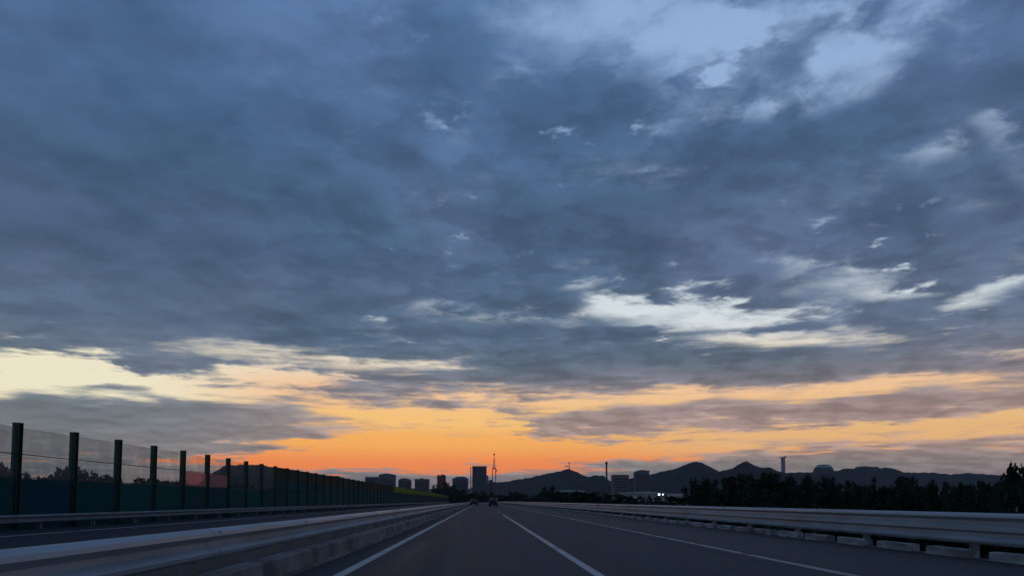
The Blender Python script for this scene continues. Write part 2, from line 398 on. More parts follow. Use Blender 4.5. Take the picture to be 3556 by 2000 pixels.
# ------------------------------------------------------------------ the road's course
S0, RAD = 400.0, 500.0                       # straight for 400 m, then a bend to the left
def drop(s): return -(max(0.0, min(s, 620) - 250.0) ** 2) / 60000.0
def cl(s, off, h=0.0):
    if s <= S0: return Vector((off, s, drop(s) + h))
    a = (s - S0) / RAD
    return Vector((-RAD + (RAD + off) * math.cos(a), S0 + (RAD + off) * math.sin(a), drop(s) + h))
def head(s): return 0.0 if s <= S0 else (s - S0) / RAD
STEPS = [-12 + 4 * i for i in range(160)]
def strip(name, pts, mat_, parent=None, s0=-12, s1=624, step=4.0):
    """sheet along the road; pts is the cross-section as (offset, height)"""
    mb = MB(); n = max(1, int(round((s1 - s0) / step))); k = len(pts)
    vs = [cl(s0 + (s1 - s0) * i / n, o, h) for i in range(n + 1) for o, h in pts]
    fs = [(i * k + j, i * k + j + 1, (i + 1) * k + j + 1, (i + 1) * k + j) for i in range(n) for j in range(k - 1)]
    mb.add(vs, fs)
    m = mb.mesh(name)
    if m.polygons[0].normal.z < 0: m.flip_normals()
    return obj(name, m, mat_, parent)

# ------------------------------------------------------------------ ground, road, markings
g = MB()
gx = [-6000, -400, -40, -24, -19.5, 10.2, 17, 60, 400, 6000]
# one sheet: flat land 3 m below the carriageways, banked up under them
prof = [(-6000, -4.2), (-700, -4.2), (-60, -4.0), (-30, -3.6), (-19.2, -0.35), (9.75, -0.35), (11.5, -0.6), (18.5, -3.4), (60, -3.8), (700, -4.2), (6000, -4.2)]
rows = [-60] + [-20 + 20 * i for i in range(33)] + [700, 900, 1400, 2500, 6000]
vs, k = [], len(prof)
for s in rows:
    for o, h in prof:
        if s <= 640 and abs(o) < 100: p = cl(s, o, h)
        elif s <= 640: p = Vector((o, min(s, 640), h))
        else: p = Vector((o, s, h - 1.5 if abs(o) > 50 else -4.2))
        vs.append(p)
g.add(vs, [(i * k + j, i * k + j + 1, (i + 1) * k + j + 1, (i + 1) * k + j) for i in range(len(rows) - 1) for j in range(k - 1)])
gm = g.mesh('ground')
if gm.polygons[0].normal.z < 0: gm.flip_normals()
structure(obj('ground', gm, M['ground']))

road = structure(strip('road', [(-2.72, 0.0), (0, 0.0), (5.62, 0.0)], M['asphalt']))
structure(strip('hard_shoulder', [(5.62, 0.0), (7.4, -0.012), (9.12, -0.02)], M['shoulder']))
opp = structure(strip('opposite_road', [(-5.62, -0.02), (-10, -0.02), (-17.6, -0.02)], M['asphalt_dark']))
structure(strip('median', [(-5.52, -0.1), (-5.5, 0.14), (-4.2, 0.17), (-3.02, 0.16), (-3.0, -0.1)], M['soil']))
def line(parent, off, w, s0, s1, m, base=0.0): return strip('edge_line', [(off - w / 2, base + 0.005), (off + w / 2, base + 0.005)], m, parent, s0, s1)
line(road, -2.05, 0.17, -10, 620, M['white'])
line(road, 5.37, 0.19, -10, 620, M['worn'])
line(opp, -14.7, 0.18, -10, 620, M['white'], -0.02)
line(opp, -6.4, 0.15, -10, 620, M['white'], -0.02)
o = line(road, 1.71, 0.15, -10, 58, M['white']); o.name = 'lane_line'
for i in range(30):
    o = line(road, 1.71, 0.14, 68 + i * 15, 74 + i * 15, M['worn']); o.name = 'lane_line'
for i in range(40):
    o = line(opp, -10.5, 0.14, 4 + i * 15, 10 + i * 15, M['worn'], -0.02); o.name = 'lane_line'

# kerbs: a concrete one along the median, whitewashed blocks under the right-hand rail
def kerb_block(l, w, h):
    mb = MB(); b = 0.02
    mb.prism([(-w / 2, -0.12), (w / 2, -0.12), (w / 2, h - b), (w / 2 - b, h), (-w / 2 + b, h), (-w / 2, h - b)], -l / 2, l / 2)
    return mb.mesh('kerb_block')
kb = structure(strip('median_kerb', [(-3.0, -0.05), (-3.0, 0.10), (-2.74, 0.10), (-2.72, -0.05)], M['concrete']))
km = kerb_block(1.985, 0.26, 0.31)
for i in range(120): obj('kerb_block', km, M['concrete'], kb, cl(0.5 + 2 * i, -2.865))
ke = structure(strip('shoulder_kerb', [(9.12, -0.1), (9.13, 0.005), (9.42, 0.012), (9.43, -0.1)], M['shoulder'], s0=-10, s1=620))
km2 = kerb_block(1.32, 0.22, 0.165)
for i in range(85): obj('kerb_block', km2, M['kerb_white'], ke, cl(1.0 + 1.9 * i, 9.26))

# ------------------------------------------------------------------ guard rails
W_PROF = [(0.0, .155), (.030, .150), (.075, .118), (.082, .082), (.012, .025), (.012, -.025), (.082, -.082), (.075, -.118), (.030, -.150), (0.0, -.155)]
T_PROF = [(0.0, .253), (.030, .248), (.075, .215), (.082, .182), (.012, .125), (.012, .070), (.082, .028), (.082, -.028), (.012, -.070), (.012, -.125),
          (.082, -.182), (.075, -.215), (.030, -.248), (0.0, -.253)]
W_PROF = [(x * 1.25, z * 1.06) for x, z in W_PROF]
T_PROF = [(x, z * 1.17) for x, z in T_PROF]
def rail_mesh(pr, l, sgn):
    t = 0.006
    poly = [(sgn * x, z) for x, z in pr] + [(sgn * (x - t), z * 0.985) for x, z in reversed(pr)]
    mb = MB(); mb.prism(poly, 0.0, l)
    lap = [(sgn * (x + .006), z) for x, z in pr] + [(sgn * (x + .001), z * 0.99) for x, z in reversed(pr)]
    mb.prism(lap, 0.004, 0.31)                            # the next section laps over this one and is bolted through
    for x, z in pr[2:-2:2]: mb.box(sgn * (x + .006) - .012, sgn * (x + .006) + .012, 0.14, 0.17, z - .015, z + .015)
    return mb.mesh('beam')
def guard_rail(name, label, off, top, pr, sgn, post_gap, s1, mat_=None, base=0.0):
    """sgn +1: the beam faces +x, posts behind it"""
    t = thing(name, label, 'guard rail', cl(0, off))
    inv = -cl(0, off)
    half = pr[0][1]
    bm_ = rail_mesh(pr, 4.0, sgn)
    pm = MB(); pm.box(-.07, .07, -.055, .055, -0.45, top - 0.05 - base); pm.box(sgn * .07, sgn * .165, -.05, .05, top - half * 2 + 0.04, top - 0.06); pm = pm.mesh('post')
    s = -8.0
    while s < s1:
        d = cl(s + 4, off) - cl(s, off)
        b = obj('beam', bm_, mat_ or M['steel'], t, cl(s, off, top - half) + inv, math.atan2(-d.x, d.y))
        b.rotation_euler[0] = math.atan2(d.z, math.hypot(d.x, d.y))
        s += 4.0
    n = int((s1 + 6) / post_gap)
    for i in range(n):
        s = -6.0 + i * post_gap
        obj('post', pm, M['post'], t, cl(s, off - sgn * 0.166, base) + inv, head(s))
    return t
guard_rail('guard_rail', 'two-wave steel guard rail along the median kerb between the two roads', -2.92, 0.785, W_PROF, 1, 2.0, 500)
guard_rail('guard_rail', 'tall three-wave steel guard rail along the whitewashed kerb of the shoulder', 9.36, 0.857, T_PROF, -1, 4.0, 600)
guard_rail('guard_rail', 'low steel guard rail across the opposite road at the foot of the teal noise barrier', -17.2, 0.56, W_PROF, 1, 4.0, 480, M['old_steel'])

# ------------------------------------------------------------------ noise barrier
nb = thing('noise_barrier', 'long noise barrier of teal and navy panels with dark posts and see-through upper panes', 'noise barrier', cl(0, -18.0))
inv = -cl(0, -18.0)
def flat(name, z0, z1, l, th, rib=0):
    mb = MB(); mb.box(-th / 2, th / 2, 0.13, l - 0.13, z0, z1)
    for r in range(rib):                                  # pressed ribs along the panel
        z = z0 + (z1 - z0) * (r + 0.5) / rib
        mb.box(th / 2, th / 2 + 0.018, 0.15, l - 0.15, z - 0.06, z + 0.06)
    return mb.mesh(name)
post_m = MB()
post_m.box(-.13, .13, -.14, -.12, -0.4, 4.08); post_m.box(-.13, .13, .12, .14, -0.4, 4.08); post_m.box(-.015, .015, -.12, .12, -0.4, 4.08); post_m.box(-.15, .15, -.16, .16, 4.08, 4.10)
post_m = post_m.mesh('post')
low_m = {c: flat('panel', -0.3, 1.95, 4, 0.09, 5) for c in ('teal', 'navy', 'petrol')}
up_m = {c: flat('upper_panel', 2.0, 2.85, 4, 0.08, 2) for c in ('teal', 'petrol', 'navy')}
top_m = {c: flat('top_panel', 2.88, 4.03, 4, 0.08, 2) for c in ('olive', 'lime')}
pane_lo = {c: flat('pane', 2.02, 2.86, 4, 0.02) for c in ('pane', 'pane_clear', 'pane_glow')}
pane_hi = {c: flat('upper_pane', 2.94, 3.94, 4, 0.02) for c in ('pane', 'pane_clear')}
bar_m = MB(); bar_m.box(-.025, .025, 0.13, 3.87, -.022, .022); bar_m = bar_m.mesh('frame_bar')
rng = random.Random(3)
for i in range(-6, 110):
    s = 29.4 + 4 * i
    d = cl(s + 4, -18.0) - cl(s, -18.0); rz = math.atan2(-d.x, d.y)
    p = cl(s, -18.0) + inv
    obj('post', post_m, M['green_post'], nb, p, rz)
    c = rng.choice(('teal', 'teal', 'navy', 'petrol')) if s > 34 else rng.choice(('navy', 'navy', 'petrol'))
    obj('panel', low_m[c], M[c], nb, p, rz)
    if s < 63:
        glow_bay = 44 < s < 52  # bays whose lower panes carry the glow as a tint
        k = 'pane_glow' if glow_bay else ('pane_clear' if 34 < s < 63 else 'pane')
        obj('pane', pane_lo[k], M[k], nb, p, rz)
        k = 'pane_clear' if s > 38 else 'pane'
        obj('upper_pane', pane_hi[k], M[k], nb, p, rz)
        for z in (1.985, 2.90): obj('frame_bar', bar_m, M['bar'], nb, p + Vector((0, 0, z)), rz)
    else:
        c2 = rng.choice(('teal', 'petrol', 'navy'))
        obj('upper_panel', up_m[c2], M[c2], nb, p, rz)
        c3 = 'lime' if s > 150 else 'olive'
        obj('top_panel', top_m[c3], M[c3], nb, p, rz)

# ------------------------------------------------------------------ hills
GROUND = -4.2
def hill(name, pts, y, depth=0.28, bump=5.0, seed=0.0, sub=9):
    """wooded ridge: its crest follows (column, row) pixels at distance y, with slopes in front and behind"""
    pts = sorted(pts)
    cols, x = [], pts[0][0]
    while x <= pts[-1][0]: cols.append(x); x += 5
    def row(c):
        for (a, ra), (b, rb) in zip(pts, pts[1:]):
            if a <= c <= b:
                t = (c - a) / (b - a) if b > a else 0
                return ra + (rb - ra) * t
        return pts[-1][1]
    vs, nv = [], 2 * sub + 1
    for c in cols:
        p = at(c, row(c), y)
        top = p.z - GROUND + 6
        for j in range(nv):
            v = (j - sub) / sub
            yy = y * (1 + v * depth)
            sx = p.x * (1 + v * depth * 0.6)
            prof_ = (1 - abs(v)) ** 1.15
            n1 = mnoise.noise(Vector((sx / 130 + seed, yy / 130, seed))) * 0.16 * top * (1 - prof_) * (abs(v) < 0.99)
            n2 = mnoise.noise(Vector((sx / 17, yy / 17, seed))) + 0.6 * mnoise.noise(Vector((sx / 7, yy / 7, seed)))
            vs.append((sx, yy, GROUND - 6 + top * prof_ + n1 + n2 * bump * min(1, top / 30)))
    mb = MB()
    mb.add(vs, [(i * nv + j, (i + 1) * nv + j, (i + 1) * nv + j + 1, i * nv + j + 1) for i in range(len(cols) - 1) for j in range(nv - 1)])
    m = mb.mesh(name)
    if m.polygons[len(m.polygons) // 2].normal.z < 0: m.flip_normals()
    return structure(obj(name, m, M['hill']))
hill('left_hill', [(560, 1738), (640, 1706), (700, 1672), (740, 1640), (775, 1618), (826, 1613), (908, 1614), (931, 1619), (989, 1628), (1047, 1637), (1100, 1645), (1133, 1652),
               (1180, 1654), (1203, 1663), (1263, 1675), (1330, 1688), (1420, 1715), (1500, 1738)], 1400, bump=2.2, seed=1.0)
hill('mast_hill', [(1560, 1738), (1640, 1690), (1712, 1673), (1749, 1673), (1784, 1666), (1808, 1663), (1831, 1660), (1854, 1654), (1877, 1649), (1901, 1642), (1936, 1638), (1959, 1630), (1978, 1627),
               (1992, 1634), (2012, 1642), (2030, 1651), (2049, 1655), (2068, 1649), (2093, 1650), (2110, 1663), (2128, 1673), (2170, 1690), (2240, 1738)], 2400, bump=3.0, seed=2.0)
hill('twin_hill', [(2080, 1738), (2130, 1676), (2187, 1660), (2263, 1647), (2305, 1635), (2343, 1628), (2361, 1621), (2380, 1612), (2396, 1605), (2412, 1603), (2433, 1605), (2450, 1613), (2468, 1621), (2500, 1637),
               (2540, 1660), (2640, 1738)], 2100, bump=2.2, seed=3.0)
hill('peaked_hill', [(2380, 1738), (2470, 1660), (2500, 1636), (2540, 1626), (2563, 1612), (2591, 1601), (2610, 1610), (2640, 1623), (2668, 1621), (2703, 1634), (2733, 1642), (2773, 1637), (2808, 1639), (2843, 1640),
               (2880, 1650), (2960, 1700), (3020, 1738)], 1900, bump=2.2, seed=4.0)
hill('long_ridge', [(2740, 1738), (2840, 1650), (2915, 1632), (2931, 1626), (2966, 1626), (2975, 1620), (3003, 1618), (3044, 1620), (3056, 1624), (3093, 1623), (3133, 1637), (3161, 1641), (3212, 1639), (3247, 1641),
               (3305, 1647), (3352, 1642), (3410, 1644), (3457, 1649), (3600, 1652), (3800, 1665), (4200, 1738)], 2600, bump=3.0, seed=5.0)
hill('far_ridge', [(-900, 1738), (-500, 1700), (0, 1692), (600, 1690), (1150, 1694), (1560, 1696), (2000, 1695), (2600, 1692), (3200, 1690), (4000, 1695), (4500, 1738)], 3800, depth=0.14, bump=4.0, seed=6.0, sub=5)

# ------------------------------------------------------------------ far buildings
def building(name, label, c0, c1, top, y, wall, shape='flat', deep=14.0, storey=3.2, extras=()):
    """block between two columns with its roof edge on a row, at distance y; storeys get window bands"""
    a, b = at(c0, top, y), at(c1, top, y)
    w = b.x - a.x; h = a.z - GROUND
    t = thing(name, label, 'building', ((a.x + b.x) / 2, y + deep / 2, GROUND))
    mb = MB(); hw = w / 2; hd = deep / 2
    if shape == 'flat':
        mb.box(-hw, hw, -hd, hd, -1, h); e = h
        rf = MB(); rf.box(-hw - .3, hw + .3, -hd - .3, hd + .3, h, h + 0.7)
    elif shape == 'gable':
        e = h - w * 0.10
        mb.box(-hw, hw, -hd, hd, -1, e)
        rf = MB(); rf.prism([(-hw - .4, e), (hw + .4, e), (hw + .4, e + .3), (w * .08, h + .1), (-w * .08, h + .1), (-hw - .4, e + .3)], -hd - .3, hd + .3)
    elif shape == 'chamfer':
        e = h - w * 0.14
        mb.prism([(-hw, -1), (hw, -1), (hw, e - 1), (-hw, e - 1)], -hd, hd)
        rf = MB(); rf.prism([(-hw - .2, e - 1), (hw + .2, e - 1), (hw + .2, e), (w * .27, h), (-w * .22, h), (-hw - .2, e)], -hd - .2, hd + .2)
    elif shape == 'round':
        e = h - w * 0.22
        mb.box(-hw, hw, -hd, hd, -1, e)
        rf = MB(); rf.prism([(-hw - .2, e), (hw + .2, e)] + [(w * .5 * math.cos(R(q)), e + .5 + w * .2 * math.sin(R(q))) for q in range(10, 171, 16)], -hd - .2, hd + .2)
    obj('wall', mb, M[wall], t)
    r = obj('roof', rf, M['roof'], t)
    n = int((e - 3) / storey)
    wb = MB(); wb.box(-hw * .86, hw * .86, -hd - .06, -hd + .1, 0, 1.2)
    wbm = wb.mesh('window_band')
    for q in range(n): obj('window_band', wbm, M['glass'], t, (0, 0, 2.2 + q * storey))
    for (x0, x1, hh, kind) in extras:
        mb = MB()
        if kind == 'box': mb.box(x0 * hw, x1 * hw, -hd * .5, hd * .3, h - .4, h + hh)
        elif kind == 'mast': mb.tube([(x0 * hw, 0, h - .5), (x0 * hw + .1, 0, h + hh)], [.25, .12], 6)
        elif kind == 'dome': mb.lathe([(abs(x1 - x0) * hw / 2 * math.cos(R(q)), h - .3 + hh * math.sin(R(q))) for q in range(0, 90, 15)] + [(0.05, h - .3 + hh)], 12, (x0 + x1) / 2 * hw, 0)
        obj({'box': 'roof_house', 'mast': 'antenna', 'dome': 'roof_dome'}[kind], mb, M['roof'] if kind != 'box' else M[wall], r)
    return t
building('apartment_block', 'low grey green block behind the barrier at the foot of the wooded hill', 1268, 1311, 1657, 900, 'wall_slate')
building('apartment_block', 'grey block with a shallow gable roof beside the wooded hill', 1315, 1371, 1643, 940, 'wall_grey', 'gable')
building('apartment_block', 'small dark block with a rounded roof between two grey blocks', 1383, 1426, 1660, 980, 'wall_slate', 'round')
building('apartment_block', 'flat mauve grey block with a small roof house and antenna', 1440, 1489, 1664, 960, 'wall_mauve', 'flat', extras=[(-.3, .12, 1.8, 'box'), (.15, .15, 4.6, 'mast')])
building('tower_house', 'narrow dark red brick tower with a domed roof', 1518, 1547, 1652, 900, 'wall_red', 'flat', 10, extras=[(-.35, .95, 2.6, 'dome'), (-.98, -.6, 1.4, 'box')])
building('apartment_block', 'slate grey block with sloping roof corners beside the tall tower block', 1571, 1626, 1654, 1050, 'wall_slate', 'chamfer')
building('tower_block', 'tall flat-topped slate tower block, the highest building over the road', 1640, 1690, 1619, 1150, 'wall_slate', 'flat', 18)
building('stair_tower', 'narrow lower wing against the side of the tall slate tower block', 1690.5, 1696, 1652, 1148, 'wall_grey', 'flat', 10)
building('low_block', 'low grey block between the tall tower block and the lattice mast', 1697, 1712, 1667, 1160, 'wall_grey', 'flat', 12)
building('office_block', 'mauve flat block beside the dark chimney at the foot of the hill', 2129, 2184, 1650, 900, 'wall_mauve', 'flat', extras=[(-.95, .85, 1.0, 'box')])
building('office_block', 'dark block with a curved top storey and a small roof house', 2207, 2255, 1631, 1000, 'wall_slate', 'round', extras=[(.7, 1.15, -2.0, 'box')])

# slim pale mast against the tall block
a = at(1635, 1626, 1100)
t = thing('slim_mast', 'slim pale mast standing just beside the tall slate tower block', 'mast', (a.x, 1100, GROUND))
mb = MB(); mb.tube([(0, 0, -1), (0, 0, (a.z - GROUND) * .6), (0, 0, a.z - GROUND)], [.9, .75, .6], 10); obj('shaft', mb, M['tower'], t)
mb = MB(); mb.lathe([(.6, a.z - GROUND), (1.1, a.z - GROUND + .8), (1.1, a.z - GROUND + 1.6), (.2, a.z - GROUND + 2.2)], 10); obj('lamp_head', mb, M['mast'], t)

# lattice mast with a ball on top
a = at(1716, 1577, 1700); H = a.z - GROUND
t = thing('lattice_mast', 'tall two-legged lattice transmitter mast with a ball at its tip', 'mast', (a.x, 1700, GROUND))
pl = at(1716, 1626, 1700).z - GROUND
for sx in (-1, 1):
    for sy in (-1, 1):
        mb = MB(); mb.tube([(sx * 4.6, sy * 4.6, -1), (sx * 3.4, sy * 3.4, pl)], [1.05, .9], 6); obj('leg', mb, M['mast'], t)
        mb = MB(); mb.tube([(sx * 2.2, sy * 2.2, pl), (sx * .35, sy * .35, H - 8)], [.55, .35], 5); obj('upper_leg', mb, M['mast'], t)
mb = MB()
for q in range(9):
    z0, z1 = pl + (H - 12 - pl) * q / 9, pl + (H - 12 - pl) * (q + 1) / 9
    w0, w1 = 2.2 * (1 - q / 9) + .4, 2.2 * (1 - (q + 1) / 9) + .4
    for s1 in (-1, 1):
        mb.tube([(-w0, s1 * w0, z0), (w1, s1 * w1, z1)], .18, 4); mb.tube([(w0, s1 * w0, z0), (-w1, s1 * w1, z1)], .18, 4)
        mb.tube([(s1 * w0, -w0, z0), (s1 * w1, w1, z1)], .18, 4)
obj('bracing', mb, M['mast'], t)
mb = MB(); mb.box(-4.4, 4.4, -4.4, 4.4, pl - .8, pl + .8); obj('platform', mb, M['mast'], t)
mb = MB(); mb.tube([(0, 0, H - 12), (0, 0, H)], [.5, .3], 6); obj('spire', mb, M['mast'], t)
mb = MB(); mb.lathe([(.1, H - 3)] + [(1.9 * math.cos(R(q)), H + 2.4 * math.sin(R(q))) for q in range(-70, 71, 20)] + [(.1, H + 3)], 10); obj('ball', mb, M['bar'], t)
mb = MB(); mb.lathe([(.1, pl - 6.5), (1.3, pl - 6), (1.6, pl - 4.5), (1.3, pl - 3), (.1, pl - 2.6)], 10, 6.0, -3.8); mb.box(3.2, 6.0, -4.0, -3.6, pl - 4.7, pl - 4.3); obj('dish', mb, M['tower'], t)

# mast with a cross arm on the hill top
b_ = at(1977, 1633, 2400); a = at(1977, 1606, 2400)
t = thing('hilltop_mast', 'thin mast with one cross arm on the crest of the hill', 'mast', (b_.x, 2400, b_.z - 4))
H = a.z - b_.z + 4; az_ = at(1977, 1618, 2400).z - b_.z + 4
mb = MB(); mb.tube([(0, 0, -3), (0, 0, H)], [1.1, .8], 8); obj('pole', mb, M['mast'], t)
mb = MB(); mb.box(-15, 1, -.6, .6, az_ - .9, az_ + .9); mb.box(-9, -7, -.7, .7, az_ - 1.8, az_ + 1.8); obj('cross_arm', mb, M['mast'], t)
mb = MB(); mb.lathe([(.2, H - 3), (2.2, H - 2), (2.4, H), (1.4, H + 1.8), (.1, H + 2)], 8); obj('antenna_head', mb, M['mast'], t)
mb = MB(); mb.box(4, 11, -3, 3, -4, 4.5); mb.box(3.6, 11.4, -3.4, 3.4, 4.5, 5.2); obj('hut', mb, M['wall_grey'], t)

# chimney
a = at(2106, 1603, 850); H = a.z - GROUND
t = thing('chimney', 'slender dark factory chimney with a flared rim beside the mauve block', 'chimney', (a.x, 850, GROUND))
mb = MB(); mb.lathe([(1.35, -1), (1.15, H * .5), (.95, H - 4), (.95, H - 3.2)], 16); obj('shaft', mb, M['mast'], t)
mb = MB(); mb.lathe([(.95, H - 3.4), (1.35, H - 2.2), (1.6, H - 1.6), (1.6, H), (1.2, H), (1.2, H - .8), (.2, H - .9)], 16); obj('rim', mb, M['mast'], t)

# pale tower on the ridge
a = at(2719, 1588, 2030); H = a.z - GROUND
t = thing('concrete_tower', 'pale cylindrical concrete tower with an overhanging slanted cap above the hills', 'tower', (a.x, 2030, GROUND))
mb = MB(); mb.lathe([(6.2, -1), (5.8, H * .6), (5.5, H - 6), (5.5, H - 1)], 24); obj('shaft', mb, M['tower'], t)
mb = MB(); mb.prism([(-9.6, H - 1.2), (5.6, H - 1.2), (8.0, H + 4.8), (4.0, H + 2.0), (-9.6, H + .6)], -6, 6); obj('cap', mb, M['tower'], t)

# domed hall
a, b_ = at(2845, 1640, 700), at(2915, 1640, 700); top = at(2880, 1610, 700).z - GROUND
t = thing('domed_hall', 'grey hall with a rounded roof and a pale band round its crown', 'building', ((a.x + b_.x) / 2, 712, GROUND))
w = (b_.x - a.x) / 2; base = a.z - GROUND
mb = MB(); mb.lathe([(w, -1), (w, base * .9), (w * .98, base)], 28); obj('wall', mb, M['wall_slate'], t)
mb = MB(); mb.lathe([(w * 1.02, base - .3), (w * .95, base + (top - base) * .35), (w * .78, base + (top - base) * .68)], 28); r = obj('roof', mb, M['wall_slate'], t)
mb = MB(); mb.lathe([(w * .79, base + (top - base) * .66), (w * .70, base + (top - base) * .82)], 28); obj('pale_band', mb, M['roof_pale'], r)
mb = MB(); mb.lathe([(w * .71, base + (top - base) * .81), (w * .45, base + (top - base) * .97), (.2, top)], 28); obj('crown', mb, M['roof'], r)

# ------------------------------------------------------------------ sheds and lamps beyond the right-hand trees
def shed(label, c0, c1, top, y, wall, roof, kind, deep=9.0):
    a, b = at(c0, top, y), at(c1, top, y); w = (b.x - a.x) / 2; h = a.z + 3.6
    t = thing('shed', label, 'shed', ((a.x + b.x) / 2, y + deep / 2, -3.6))
    mb = MB(); mb.box(-w + .4, w - .4, -deep / 2 + .5, deep / 2 - .5, -1, h - .9); obj('wall', mb, M[wall], t)
    mb = MB()
    if kind == 'flat': mb.prism([(-w, h - .9), (w, h - .9), (w, h - .45), (0, h), (-w, h - .45)], -deep / 2, deep / 2)
    else: mb.prism([(-w, h - .9), (w, h - .9)] + [(w - 1.2 + 1.2 * math.cos(R(q)), h - .9 + .9 * math.sin(R(q))) for q in (20, 45, 70, 90)] + [(-w, h)], -deep / 2, deep / 2)
    obj('roof', mb, M[roof], t)
    mb = MB(); n = max(2, int(w / 1.6))
    for q in range(n):
        x = -w + .8 + (q + .5) * (2 * w - 1.6) / n
        wm = MB(); wm.box(x - .45, x + .45, -deep / 2 + .42, -deep / 2 + .52, h - 2.6, h - 1.4); obj('window', wm, M['glass'], t)
    mb = MB(); mb.box(-.9, .9, -deep / 2 + .40, -deep / 2 + .52, 0, 2.3); obj('door', mb, M['roof'], t)
    return t
shed('low pale shed with a shallow roof lit by two floodlights', 2165, 2312, 1705, 240, 'wall_pale', 'roof_pale', 'flat')
shed('long shed with a rounded eave next to the floodlit pale shed', 2326, 2470, 1713, 236, 'wall_pale', 'roof_pale', 'round')
shed('dim flat-roofed shed behind the dark trees by the bend', 1925, 2032, 1700, 330, 'wall_slate', 'roof_pale', 'flat')
shed('small pale hut half hidden between the trees below the long ridge', 3228, 3262, 1700, 150, 'wall_pale', 'roof_pale', 'flat', 4)
for c, rr, lab in ((2288, .34, 'larger round floodlight glowing white on the wall of the pale shed'), (2301, .22, 'smaller floodlight glowing white beside the larger one on the pale shed')):
    p = at(c, 1716, 239.6)
    t = thing('floodlight', lab, 'lamp', p)
    mb = MB(); mb.tube([(0, -.28, 0), (0, .1, 0), (0, 1.0, -.1)], [rr * 1.1, rr * .6, .06], 12); obj('housing', mb, M['bar'], t)
    mb = MB(); mb.tube([(0, -.33, 0), (0, -.285, 0)], rr, 14); obj('lens', mb, M['lamp'], t)

# ------------------------------------------------------------------ trees
def leaf_cloud(n, shape, seed, leaf):
    """crown of small leaf faces gathered in clumps through a unit-height volume"""
    rg = random.Random(seed); vs, fs = [], []
    clumps = []
    while len(clumps) < (60 if shape != 'cone' else 64):
        x, y, z = rg.uniform(-1, 1), rg.uniform(-1, 1), rg.random()
        if shape == 'round': ok = x * x + y * y + ((z - .52) / .48) ** 2 < 1
        elif shape == 'cone': ok = math.hypot(x, y) < (1 - z) * .95 + .06
        else: ok = math.hypot(x, y) < .55 + .45 * math.sin(math.pi * min(1, z * 1.15 + .05)) * rg.uniform(.6, 1)
        if ok: clumps.append((x, y, z, rg.uniform(.17, .32) * (1.0 if shape != 'cone' else .7)))
    for i in range(n):
        cx, cy, cz, cr = rg.choice(clumps)
        d = Vector((rg.gauss(0, 1), rg.gauss(0, 1), rg.gauss(0, .8))).normalized() * (cr * rg.random() ** .45)
        p = Vector((cx, cy, cz)) + Vector((d.x, d.y, d.z * .38))
        a = Vector((rg.gauss(0, 1), rg.gauss(0, 1), rg.gauss(0, 1))).normalized()
        b = a.cross(Vector((rg.gauss(0, 1), rg.gauss(0, 1), rg.gauss(0, 1)))).normalized()
        l = leaf * rg.uniform(.6, 1.3)
        k = len(vs); zf = .55
        for u, v in ((-1, 0), (0, -.5), (1, 0), (0, .5)):
            q = a * (u * l) + b * (v * l)
            vs.append((p.x + q.x, p.y + q.y, max(0.0, p.z + q.z * zf)))
        fs.append((k, k + 1, k + 2, k + 3))
    m = bpy.data.meshes.new('crown'); m.from_pydata(vs, [], fs)
    return m
CROWNS = {}
for q in range(3):
    CROWNS['round', q] = leaf_cloud(3600, 'round', 11 + q, .085)
    CROWNS['broad', q] = leaf_cloud(3800, 'broad', 31 + q, .085)
    CROWNS['cone', q] = leaf_cloud(3000, 'cone', 51 + q, .085)
    CROWNS['bush', q] = leaf_cloud(1500, 'round', 71 + q, .13)
for (k, q), m in CROWNS.items(): m.materials.append(M['leaf_a'] if q != 1 else M['leaf_b'])
def trunk_mesh(seed):
    rg = random.Random(seed); mb = MB()
    mb.tube([(0, 0, -.06), (rg.uniform(-.02, .02), .01, .3), (rg.uniform(-.04, .04), .0, .62), (0, 0, .85)], [.030, .024, .015, .006], 7)
    for q in range(6):
        an = rg.uniform(0, 6.28); z = rg.uniform(.22, .6); l = rg.uniform(.14, .26)
        mb.tube([(0, 0, z), (math.cos(an) * l * .5, math.sin(an) * l * .5, z + .09), (math.cos(an) * l, math.sin(an) * l, z + .2)], [.012, .008, .003], 5)
    return mb.mesh('trunk')
TRUNKS = [trunk_mesh(q) for q in range(3)]
tree_n = 0
def tree(label, loc, h, w, shape='round', low=0.15, group=None, name='tree', cat='tree'):
    """h overall height, w crown half width, low = share of the height below the crown"""
    global tree_n; tree_n += 1
    t = thing(name, label, cat, loc, random.uniform(0, 6.28), group)
    q = tree_n % 3
    tr = obj('trunk', TRUNKS[q], M['bark'], t); tr.scale = (h * .9, h * .9, h)
    c = obj('crown', CROWNS[shape, q], None, t, (0, 0, h * low)); c.scale = (w, w * .95, h * (1 - low))
    return t
def tree_px(label, col, top, half, y, shape='round', low=0.12, group=None, ground=None):
    p = at(col, top, y)
    gz = -3.5 if ground is None else ground
    return tree(label, (p.x, y, gz), (p.z - gz) * 1.03, half * y / F_PX * 1.5, shape, low, group)
G1 = 'trees behind the shoulder guard rail'
def near(c):
    for lim, txt in ((2500, 'next to the long shed'), (2640, 'below the pointed hill top'), (2765, 'below the pale concrete tower'), (2925, 'below the domed hall'),
                     (3125, 'next to the cone-shaped tree'), (3300, 'around the small pale hut'), (9999, 'near the big black tree')):
        if c < lim: return txt
